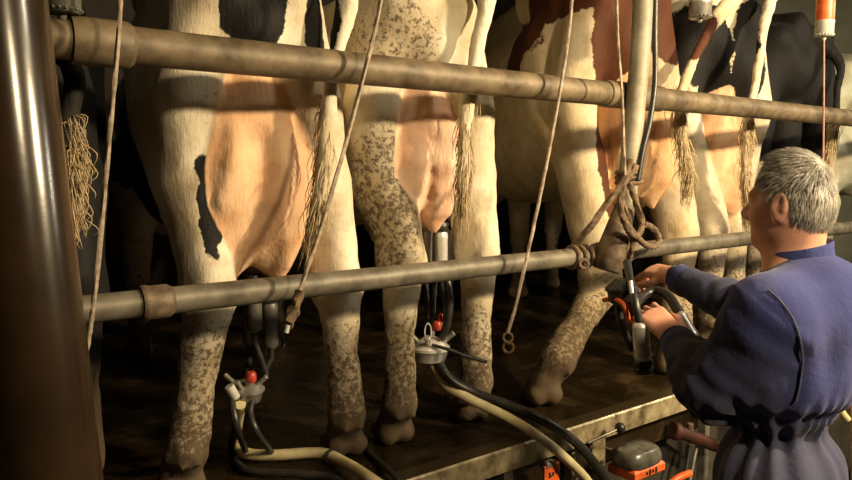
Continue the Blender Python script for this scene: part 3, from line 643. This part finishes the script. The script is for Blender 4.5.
# ------------------------------------------------------------------ the farmer
dz=1.80
hc=DZ(787,203,dz)
Fh=V(math.cos(TH),math.sin(TH),0)
hf=-CR*.66+Fh*.75; hf/=np.linalg.norm(hf); hf=hf+V(0,0,-.10); hf/=np.linalg.norm(hf)
hl=np.cross(V(0,0,1),hf); hl/=np.linalg.norm(hl); hu=np.cross(hf,hl)
HA=np.array([hf,hl,hu]); HS=.93
H=lambda f,l,u: hc+(hf*f+hl*l+hu*u)*HS
shL=DZ(768,316,1.66); elL=DZ(708,392,1.74); wrL=DZ(677,340,1.98)
shR=DZ(810,290,1.97); elR=DZ(738,306,2.18); wrR=DZ(673,276,2.36)
chest=DZ(792,318,1.80); waist=DZ(776,400,1.82); hip=DZ(779,470,1.83); nb=DZ(795,256,1.80)
foot=V(hip[0],hip[1],-.85)
person=thing('person','grey haired farmer in navy coveralls holding a milking cup at the rail','person',foot)
tf=-CR*.80+Fh*.60; tf/=np.linalg.norm(tf); tl=np.cross(V(0,0,1),tf)
allp=[shL,elL,wrL,shR,elR,wrR,chest,waist,hip,hc]
lo=np.min(allp,0)-.22; hi=np.max(allp,0)+.22; hi[2]=hc[2]+.18; lo[2]=hip[2]-.1
B=Field(lo,hi,.0040)
# head
for p,k_ in ((ell(H(-.014,0,.038),V(.090,.073,.097)*HS,HA),.02),(ell(H(.030,0,-.025),V(.060,.060,.085)*HS,HA),.03),(ell(H(.028,0,-.078),V(.058,.052,.036)*HS,HA),.03),
  (chain((*H(.076,0,-.100),.020),(*H(.060,0,-.105),.024)),.03),(chain((*H(.084,0,.012),.010),(*H(.112,0,-.020),.0135),(*H(.108,0,-.028),.012)),.015),
  (chain((*H(.098,.014,-.028),.009),(*H(.098,-.014,-.028),.009)),.012),(chain((*H(.070,.040,.026),.012),(*H(.084,0,.026),.012),(*H(.070,-.040,.026),.012)),.02),
  (chain((*H(.080,.018,-.058),.008),(*H(.088,0,-.056),.009),(*H(.080,-.018,-.058),.008)),.012),(chain((*H(.080,.014,-.070),.007),(*H(.086,0,-.070),.009),(*H(.080,-.014,-.070),.007)),.012),
  (ell(H(.055,.042,-.03),V(.025,.018,.025)*HS,HA),.03),(ell(H(.055,-.042,-.03),V(.025,.018,.025)*HS,HA),.03)): B.add(p,k_)
for sd in (-1,1):
    for i in range(9):
        a0,a1=[-.5+ (math.pi*1.25)*q/9 for q in (i,i+1)]
        g=lambda a: H(-.012-.017*math.cos(a-.3)*1.0,.082*sd,-.006+.029*math.sin(a+.15))
        B.add(chain((*g(a0),.0045),(*g(a1),.0045)),.006)
    B.add(ell(H(-.008,.077*sd,-.008),V(.014,.006,.026)*HS,HA),.008); B.add(ell(H(-.002,.078*sd,-.034),V(.007,.005,.009)*HS,HA),.006)
# neck, trunk and arms
B.add(chain((*H(-.03,0,-.05),.062),(*(nb+V(0,0,-.01)),.064),(*(nb*.5+chest*.5),.07)),.04)
B.add(chain((*chest,.085),(*waist,.075),(*hip,.085)),.05); B.add(chain((*shL,.05),(*(nb+V(0,0,-.05)),.06),(*shR,.05)),.05)
B.add(chain((*shL,.05),(*elL,.042),(*(wrL*.7+elL*.3),.036),(*wrL,.027)),.03); B.add(chain((*shR,.05),(*elR,.042),(*(wrR*.7+elR*.3),.036),(*wrR,.027)),.03)
def hand(wr,kn,nrm,side,curls,thumb,sz=1.0):
    d=kn-wr; ln=np.linalg.norm(d); d/=ln; n=nrm-d*np.dot(nrm,d); n/=np.linalg.norm(n); s_=np.cross(d,n)*side
    for i,o in enumerate((-1.5,-.5,.5,1.5)):
        B.add(chain((*(wr+s_*o*.011*sz),.0165),(*(wr+d*ln*.55+s_*o*.017*sz+n*.002),.0145),(*(kn+s_*o*.0205*sz-d*.006*abs(o)),.0120)),.016)
    B.add(chain((*(wr-d*.02),.026),(*(wr+d*.02),.025)),.02)
    Ls=[(.033,.022,.018),(.041,.026,.020),(.045,.029,.021),(.040,.026,.020)]
    for i,o in enumerate((-1.5,-.5,.5,1.5)):
        p=kn+s_*o*.0205*sz-d*.006*abs(o); a=0; r=.0098
        for j,l in enumerate(Ls[i]):
            a+=curls[i][j]; dd=d*math.cos(a)-n*math.sin(a)+s_*o*.06; dd/=np.linalg.norm(dd); q=p+dd*l*sz*1.05
            B.add(chain((*p,r),(*q,r-.0009)),.005); p=q; r-=.0009
    p=wr+d*ln*.25+s_*.022*sz-n*.004
    q=p
    for l,dv in zip((.036,.034,.027),thumb):
        dd=d*dv[0]+s_*dv[1]-n*dv[2]; dd/=np.linalg.norm(dd); e=q+dd*l*sz; B.add(chain((*q,.0135 if l==.036 else .0115),(*e,.0105)),.008); q=e
knL=DZ(650,313,2.08); knR=DZ(650,270,2.44)
hand(wrL,knL,-CF*.75+CU*.55-CR*.1,1,[(.55,.9,.6),(.5,.85,.6),(.45,.8,.5),(.30,.6,.4)],[(.6,.8,.3),(.9,.35,.3),(.95,.05,.25)])
hand(wrR,knR,-CF*.6+CU*.75,-1,[(.6,.9,.6),(.6,.9,.6),(.6,.9,.6),(.55,.8,.5)],[(.6,.8,.3),(.9,.3,.3),(.95,.1,.3)])
v,f=B.mesh(1); body=mk('body',v,f,M['skin'],person,True,0)
for sd in (-1,1): mb=MB(); mb.ball(H(.078,.030*sd,.008),.0115,12); mb.build('eye',M['eye'],person)
# hair: a cap under short strands that fall from the crown
hl_lo=H(-.15,-.13,-.14); C3=Field(hc-.16,hc+.17,.004)
C3.add(ell(H(-.018,0,.042),V(.094,.077,.101)*HS,HA),.02); C3.add(ell(H(-.045,0,-.025),V(.068,.070,.075)*HS,HA),.03)
def cutfn(P):
    q=(P-hc)@HA.T/HS; f_,l_,u_=q[...,0],np.abs(q[...,1]),q[...,2]
    front=f_-(.072-.02*np.clip(.05-u_,0,1)/.05*(u_<.05)-(l_>.045)*.014)                   # hairline over the brow and temple
    side=np.where(f_>.020,.0,0)                                                              
    low=np.where(f_>-.022,(np.where(f_>.022,.035,-.012)-u_),(-.085-u_))                      # above the ear in front, down to the nape behind
    return np.maximum(front,low)
C3.cut(cutfn); C3.warp(lambda P:.004*snoise(P,70,4))
hv,hf_=C3.mesh(1); hb=[tuple(p) for p in hv]; hface=[tuple(int(i) for i in q) for q in hf_]
mb=MB(); mb.v=hb; mb.f=hface
rr=np.random.RandomState(11); crown=H(-.075,.01,.085)
for i in rr.choice(len(hv),7500):
    p=hv[i]; nrm=p-hc; nrm/=np.linalg.norm(nrm); q=HA@(p-hc)
    dn=p-crown; dn=dn/max(np.linalg.norm(dn),1e-4)*.8+(-hu)*.35; fwd=hf*.45 if q[2]>.04 else hf*(-.25)
    fl=dn+fwd+rr.normal(size=3)*.12; fl=fl-nrm*np.dot(fl,nrm); fl/=np.linalg.norm(fl)+1e-6
    if q[0]>.03 and q[2]>.03: fl=(fl*.5+hu*.3-hf*.5); fl-=nrm*np.dot(fl,nrm); fl/=np.linalg.norm(fl)+1e-6
    ln=.022+.014*rr.rand(); w=np.cross(fl,nrm)*.0007
    a=p-nrm*.001; b_=p+fl*ln*.55+nrm*(.0022+.0015*rr.rand()); c_=p+fl*ln+nrm*(.0005+.002*rr.rand())
    k0=len(mb.v); mb.v+=[tuple(a-w),tuple(a+w),tuple(b_+w*.8),tuple(b_-w*.8),tuple(c_)]; mb.f+=[(k0,k0+1,k0+2,k0+3),(k0+3,k0+2,k0+4)]
mb.build('hair',M['hair'],person,True,0)
# coveralls
lo2=lo.copy(); lo2[2]=-.84; hi2=hi.copy(); hi2[2]=nb[2]+.06
Cv=Field(lo2,hi2,.0065)
TA=np.array([tf,tl,V(0,0,1)])
def T(c,f_,l_,u_): return c+tf*f_+tl*l_+V(0,0,u_)
Cv.add(ell(T(chest,-.020,0,-.035),(.135,.195,.165),TA),.05); Cv.add(ell(T(chest,-.075,0,.035),(.110,.150,.12),TA),.06)
Cv.add(ell(T(waist,.0,0,.05),(.145,.175,.13),TA),.06); Cv.add(ell(T(hip,0,0,-.01),(.148,.178,.15),TA),.05)
Cv.add(ell(T(chest*.5+waist*.5,-.01,0,-.02),(.148,.185,.12),TA),.06)
Cv.add(chain((*shL,.074),(*(nb+V(0,0,-.095)-tf*.02),.088),(*shR,.074)),.06)
Cv.add(chain((*shL,.082),(*(shL*.45+elL*.55),.079),(*elL,.075),(*(elL*.45+wrL*.55),.064),(*(wrL+(elL-wrL)*.12),.047)),.075)
Cv.add(chain((*shR,.085),(*(shR*.45+elR*.55),.078),(*elR,.072),(*(elR*.45+wrR*.55),.058),(*(wrR+(elR-wrR)*.12),.046)),.045)
Cv.add(chain((*(nb+V(0,0,-.085)-tf*.02),.085),(*(nb+V(0,0,-.06)-tf*.01),.076)),.04)
for sd in (-1,1):
    k1=T(hip,.03,.10*sd,-.42); a1=T(hip,-.01,.11*sd,-.0); a1=V(a1[0],a1[1],-.78)
    Cv.add(chain((*T(hip,0,.085*sd,-.05),.115),(*k1,.095),(*a1,.085)),.05)
sd_w=waist[2]
armax=[(shL,elL),(elL,wrL),(shR,elR),(elR,wrR)]
def folds(P):
    q=(P-waist)@TA.T; ang=np.arctan2(q[:,1],q[:,0]); u=q[:,2]; trunk=1-sstep(np.minimum(np.linalg.norm(np.cross(P-elL,(shL-elL)/np.linalg.norm(shL-elL)),axis=1),9),.05,.10)
    ruff=.0055*np.sin(ang*26+2.0*np.sin(ang*5))*(np.exp(-((u)/.055)**2)); belt=-.012*np.exp(-((u)/.018)**2)
    gath=.0055*np.sin(ang*15+1.3*np.sin(ang*4)+u*3)*sstep(-u,.01,.06)*(1-sstep(-u,.30,.5)); drape=.0035*np.sin(ang*9+u*9+1.5*np.sin(ang*3))*sstep(u,.02,.08)*(1-sstep(u,.16,.30))
    out=-(ruff+gath+drape)+(-belt)+.004*snoise(P,22,3)+.0025*snoise(P,50,8)
    for a,b in armax:
        d=b-a; ln=np.linalg.norm(d); d=d/ln; w=P-a; t_=w@d; rad=np.linalg.norm(w-t_[:,None]*d,axis=1); inside=(t_>-.03)&(t_<ln+.05)&(rad<.12)
        th=np.arctan2(w@CU,w@CF); near=np.maximum(np.exp(-((t_-ln)/.08)**2),np.exp(-(t_/.08)**2)*.8)
        out+=inside*(-.0045*np.sin(t_*95+2.2*np.sin(th*1.0+t_*6)+th))*near
    return out
Cv.warp(folds)
# open neck and cuffs
def necks(P):
    q=P-nb; return np.maximum(-1.0,(.03-np.linalg.norm(q-V(0,0,.03),axis=-1)))
v,f=Cv.mesh(2)
def segd(P,a,b):
    d=b-a; t_=np.clip(((P-a)@d)/(d@d),0,1); return np.linalg.norm(P-a-t_[:,None]*d,axis=1),t_
dl,tl_=segd(v,shL,wrL*1.0); d1,_=segd(v,elL,wrL); d2,_=segd(v,elR,wrR); d3,_=segd(v,shL*.3+elL*.7,elL)
sleeve_dark=np.maximum.reduce([1-sstep(d1,.07,.16),1-sstep(d2,.07,.16),.8*(1-sstep(d3,.09,.2))]); grey=sstep(-(v[:,2]-waist[2]),-.02,.03)  # darker cloth along the forearms and the near elbow
mk('coverall',v,f,M['navy'],person,True,0,np.stack([sleeve_dark,grey,sleeve_dark,np.ones(len(v))],-1))
cov=[o for o in person.children if o.name.startswith('coverall')][0]
# collar, cuffs, seams, pocket
mb=MB(); nn=(H(-.03,0,-.05)-nb); nn/=np.linalg.norm(nn); _,u_,w_=frame(nn); rings=[]
for hgt,rad in ((-.035,.090),(-.006,.081),(.014,.076),(.032,.074),(.036,.071),(.031,.067),(-.006,.068)):
    rg=[]
    for a in np.linspace(0,2*math.pi,40,endpoint=False):
        o_=(u_*math.cos(a)+w_*math.sin(a))*rad; rg.append(nb+nn*(hgt+.002)-tf*.008+V(0,0,-.01-.30*float(o_@tf))+o_)
    rings.append(rg)
mb.grid_(rings,caps=False); sub('collar',mb,M['navy'],cov)
for wr,el in ((wrL,elL),(wrR,elR)):
    d=(el-wr)/np.linalg.norm(el-wr); mb=MB(); mb.lathe(wr+d*.012,wr+d*.065,[(0,.034),(.0,.045),(.1,.049),(.9,.051),(1,.049),(1,.034)],26); sub('cuff',mb,M['navy'],cov)
for sd in (-1,1):
    a1=T(hip,-.01,.11*sd,0); mb=MB(); e=V(a1[0],a1[1],-.85)
    mb.lathe(e,e+V(0,0,.30),[(0,.05),(.02,.055),(.5,.058),(1,.066)],20); mb.ball(e+tf*.08+V(0,0,.045),(.13,.052,.045),16,TA); mb.build('boot',M['boot'],person)
# piped seams laid on the cloth
def onto(p,dirn,fld):
    for s_ in np.linspace(.35,-.25,300):
        q=p+dirn*s_; i=np.round((q-fld.lo)/fld.h).astype(int)
        if (i>=0).all() and (i<fld.n).all() and fld.a[tuple(i)]<.002: return q+dirn*.001
    return p
def seam(pts,r=.0026):
    P=[]
    for (x0,y0),(x1,y1) in zip(pts[:-1],pts[1:]):
        for s_ in np.linspace(0,1,5,endpoint=False):
            c=DZ(x0+(x1-x0)*s_,y0+(y1-y0)*s_,1.75); rd=c-CAM; rd/=np.linalg.norm(rd); P.append(onto(c,-rd,Cv))
    for _ in range(4): P=[P[0]]+[(a+2*b+c)/4 for a,b,c in zip(P[:-2],P[1:-1],P[2:])]+[P[-1]]
    P=[p+(CAM-p)/np.linalg.norm(CAM-p)*.002 for p in P]
    mb=MB(); mb.tube(P,r,6,2); sub('seam',mb,M['seam'],cov)
seam([(768,290),(780,300),(793,318),(800,338),(803,360),(800,385),(795,406)])

# the cluster he is holding
cupd=DZ(640,322,2.06); axd=DZ(643,360,2.08)-cupd
cw=DZ(622,292,2.16)
t=thing('milking_cluster','milking cluster hanging mouth down in the farmer\'s hands','milking cluster',cw)
axn=axd/np.linalg.norm(axd); teat_cup(t,cupd,axn,.115,.0235,.06)
tubes(t,'short_milk_tube',[DZ(627,262,2.2),DZ(630,280,2.14),DZ(635,302,2.07),cupd+axn*.01],.0125,M['rubber'])
mb=MB(); mb.cyl(DZ(630.5,281,2.10),DZ(632.5,296,2.08),.006,10); mb.build('clamp',M['steel'],t)
mb=MB(); mb.lathe(cw-V(0,0,.04),cw+V(0,0,.04),[(0,.02),(.12,.038),(.5,.044),(.55,.05),(.65,.05),(.8,.036),(1,.02)],22); mb.build('claw',M['rubber'],t)
tubes(t,'red_tube',[DZ(604,300,2.25),DZ(613,299,2.16),DZ(622,303,2.10),DZ(627,313,2.09),DZ(629,322,2.10)],.007,M['orange'])
tubes(t,'milk_tube',[DZ(634,306,2.09),DZ(643,296,2.18),DZ(655,291,2.2),DZ(668,296,2.16),DZ(678,311,2.10),DZ(686,326,2.07)],.0145,M['rubber'])
teat_cup(t,DZ(679,313,2.09),DZ(694,338,2.05)-DZ(679,313,2.09),.085,.0175,.05)
tubes(t,'milk_tube',[DZ(618,300,2.2),DZ(620,318,2.2),DZ(626,335,2.2),DZ(633,350,2.2)],.012,M['rubber'])

# ------------------------------------------------------------------ light
def area(name,loc,target,size,power,color,spread=180):
    l=bpy.data.lights.new(name,'AREA'); l.shape='DISK'; l.size=size; l.energy=power; l.color=color; l.spread=math.radians(spread)
    o=bpy.data.objects.new(name,l); COL.objects.link(o); o.location=loc
    import mathutils
    o.rotation_euler=(mathutils.Vector(target)-mathutils.Vector(loc)).to_track_quat('-Z','Y').to_euler(); return o
area('pit_lamp',(2.95,-2.5,1.92),(2.3,.3,.75),.20,118,(1.0,.785,.47),150)
area('camera_side_fill',(1.3,-2.9,2.0),(2.6,.3,.75),.25,42,(1.0,.785,.47),130)  # added unseen fill that keeps the farmer's shaded back readable
area('far_lamp',(5.2,-1.6,1.9),(4.0,.2,.9),.3,29,(1.0,.90,.66))
area('farmer_fill',(2.5,-1.75,2.35),(1.9,-.6,.4),.25,16,(1.0,.86,.62))  # added unseen fill for the farmer's back, shoulders and hair
w=bpy.data.worlds.new('world'); SC.world=w; w.use_nodes=True; bg=w.node_tree.nodes['Background']; bg.inputs[0].default_value=(1.0,.8,.55,1); bg.inputs[1].default_value=.011
vs=SC.view_settings; vs.view_transform='Standard'; vs.look='None'; vs.gamma=1; vs.use_curve_mapping=False; vs.exposure=0.0
GR={'cow':'cows standing side by side along the rails','rope':'cords hanging before the rails','pipe rail':'pipe rails along the platform','retractor cylinder':'cylinders hanging above the rails',
    'milking cluster':'milking clusters','hose':'hoses of the milking clusters','upright':'steel uprights under the kerb'}
for o in list(bpy.data.objects):
    if o.parent is None and o.get('category') in GR: o['group']=GR[o['category']]
for o in list(bpy.data.objects):
    if '_inv' in o: del o['_inv']
